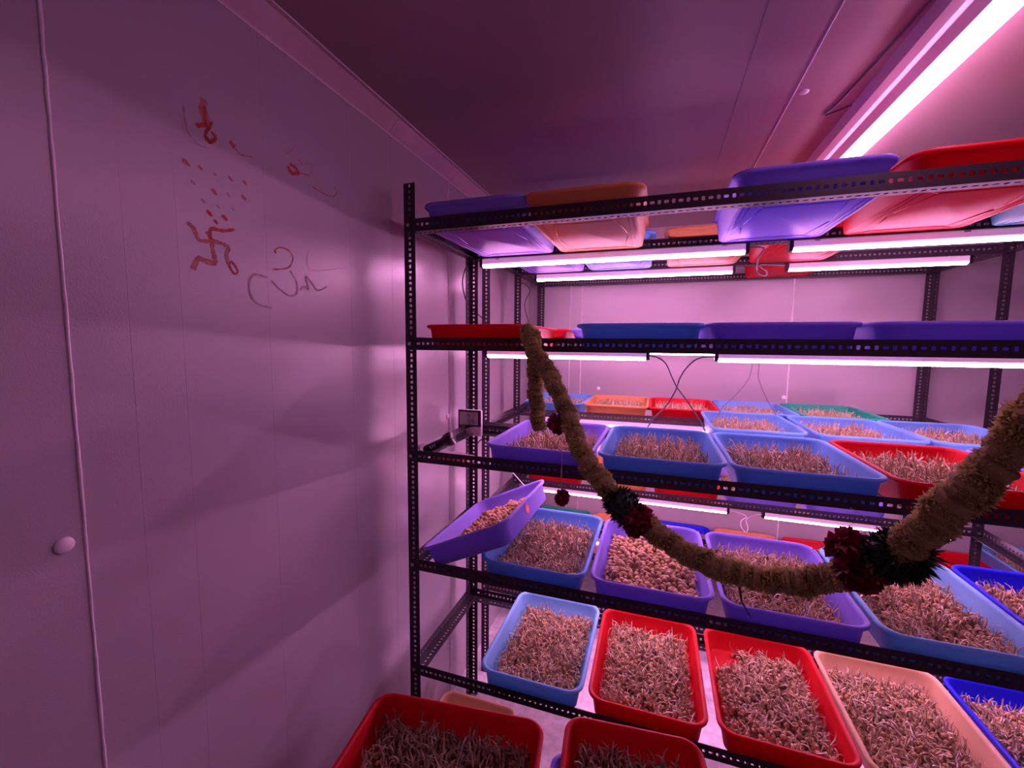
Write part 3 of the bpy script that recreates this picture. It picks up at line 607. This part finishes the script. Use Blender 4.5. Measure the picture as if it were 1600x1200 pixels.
def fuzzy(path, radius, dens, seedn, mats, pl=(.008, .0155), pw=.0040, skip=()):
    R = np.random.default_rng(seedn); P = np.array([p[:] for p in path]); seg = np.linalg.norm(np.diff(P, axis=0), axis=1); cum = np.concatenate([[0], np.cumsum(seg)]); T = cum[-1]
    m = MB(); rs = [radius*(.70+.09*math.sin(i*.9)+.06*math.sin(i*2.3+1)) for i in range(len(path))]; m.tube(path, rs, 12, 0)
    V = []; F = []; n = int(T*dens); o = 0
    for k in range(n):
        s = R.uniform(0, T); i = min(len(seg)-1, int(np.searchsorted(cum, s))-1 if s > 0 else 0); i = max(i, 0); t = (s-cum[i])/seg[i]; c = P[i]*(1-t)+P[i+1]*t; d = (P[i+1]-P[i])/seg[i]
        a = np.cross(d, [0.3,.9,.2]); a /= np.linalg.norm(a); b_ = np.cross(d, a); q = R.uniform(0, 6.283)
        rad = math.cos(q)*a+math.sin(q)*b_; tan = -math.sin(q)*a+math.cos(q)*b_
        lump = .86+.10*math.sin(s*95+q)+.07*math.sin(s*41+2*q)+.05*math.sin(s*210+3*q)
        base = c+rad*radius*.55*lump; dirn = rad*R.uniform(.5, 1)+d*R.normal(0, .45)+tan*R.normal(0, .45); dirn /= np.linalg.norm(dirn)
        L = R.uniform(*pl)*lump; sd = np.cross(dirn, R.normal(size=3)); sd /= np.linalg.norm(sd); nn = np.cross(dirn, sd); w_ = pw*R.uniform(.6, 1.2)
        v = [base-sd*w_*.4, base+sd*w_*.4, base+dirn*L*.6+sd*w_*.6+nn*.001, base+dirn*L+nn*L*.2*R.uniform(-1, 1), base+dirn*L*.6-sd*w_*.6+nn*.001]
        V += v; F += [(o, o+1, o+2, o+4), (o+4, o+2, o+3)]; o += 5
    m.add(V, F, 1); return m.mesh('flower_strand', mats)
o = obj('flower_strand', fuzzy(SP, .0305, 17000, 5, [M_PCORE, M_PETAL])); o.parent = gar; o.matrix_parent_inverse = Matrix.Translation(-G[0])
o = obj('flower_strand', fuzzy(S2, .0290, 15000, 6, [M_PCORE, M_PETAL])); o.parent = gar; o.matrix_parent_inverse = Matrix.Translation(-G[0])
def rose(c, r_, seedn, axis=None):
    R = np.random.default_rng(seedn); m = MB(); c = Vector(c); iv, iff = ICO
    m.add([c+Vector(v)*r_*.62 for v in iv], iff)
    for k in range(70):
        d = Vector(R.normal(size=3)).normalized(); s_ = d.cross(Vector(R.normal(size=3))).normalized(); t_ = d.cross(s_)
        h = r_*R.uniform(.45, .8); w_ = r_*R.uniform(.30, .45); o_ = c+d*r_*.45; pts = []
        for j in range(4):
            for i in range(5):
                u = (i-2)/2; v = j/3; wv = w_*math.sin(.5+1.9*v)
                pts.append(o_+d*(h*v*.75)+s_*(u*wv)+t_*(h*(.35*v*v+.22*u*u)+R.uniform(-.001, .001)))
        m.add(pts, [(j*5+i, j*5+i+1, (j+1)*5+i+1, (j+1)*5+i) for j in range(3) for i in range(4)])
    return m.mesh('rose', [M_ROSE], True)
def sprig(c, r_, axis, seedn, n=420):
    R = np.random.default_rng(seedn); m = MB(); c = np.array(c); ax = np.array(axis)/np.linalg.norm(axis); V = []; F = []; o_ = 0
    for k in range(n):
        d = R.normal(size=3); d -= ax*d.dot(ax)*.45; d /= np.linalg.norm(d); b0 = c+ax*R.uniform(-.5, .5)*r_+d*r_*.35
        L = r_*R.uniform(.3, .68); s = np.cross(d, R.normal(size=3)); s /= np.linalg.norm(s); w_ = R.uniform(.0015, .0034); nn = np.cross(d, s)*L*R.uniform(-.3, .3)
        V += [b0-s*w_*.5, b0+s*w_*.5, b0+d*L*.55+s*w_+nn*.5, b0+d*L+nn, b0+d*L*.55-s*w_+nn*.5]; F += [(o_, o_+1, o_+2, o_+4), (o_+4, o_+2, o_+3)]; o_ += 5
    m.add(V, F); m.tube([Vector(c-ax*r_*.55), Vector(c-ax*r_*.2), Vector(c+ax*r_*.2), Vector(c+ax*r_*.55)], [r_*.6, r_*.72, r_*.72, r_*.6], 12); return m.mesh('leaf_cluster', [M_LEAF])
def gpart(name, me, label=None):
    o = obj(name, me); o.parent = gar; o.matrix_parent_inverse = Matrix.Translation(-G[0])
    if label: o['label'] = label
    return o
gpart('rose', rose((-.232,1.058,H-.200), .027, 1), 'dark red rose')
gpart('leaf_cluster', sprig((-.056,.900,H-.336), .042, (.75,-.4,-.5), 2, 1100), 'dark green leaves')
gpart('rose', rose((-.024,.880,H-.356), .033, 3), 'dark red rose')
gpart('leaf_cluster', sprig((.346,.755,H-.304), .045, (.3,-.7,.65), 4, 1800), 'dark green leaves')
gpart('rose', rose((.316,.790,H-.350), .038, 5), 'dark red rose'); gpart('rose', rose((.300,.790,H-.318), .032, 15), 'dark red rose')
m = MB(); m.tube(spline([(-.317,1.195,1.437),(-.285,1.18,1.412),(-.254,1.168,1.389),(-.243,1.16,1.375),(-.243,1.16,1.297),(-.241,1.16,1.27)], 6), .0016, 6); gpart('thread', m.mesh('thread', [M_THREAD], True))
m = MB(); m.tube([(.166,.880,H-.425),(.162,.872,H-.445),(.168,.866,H-.48),(.185,.86,H-.505)], [.005,.003,.0015,.001], 6); gpart('thread', m.mesh('thread_tail', [mat('dark_stem', (.06,.03,.03), rough=.7)], True), 'dark dangling stem')
m = MB(); m.tube([(.30,.84,H-.385),(.26,.82,H-.34),(.33,.77,H-.27),(.30,.80,H-.255)], .0006, 4); gpart('thread', m.mesh('thread_loose', [M_THREAD], True))
gpart('rose', rose((-.240,1.16,1.250), .0225, 9), 'dark red rose hanging on a thread')
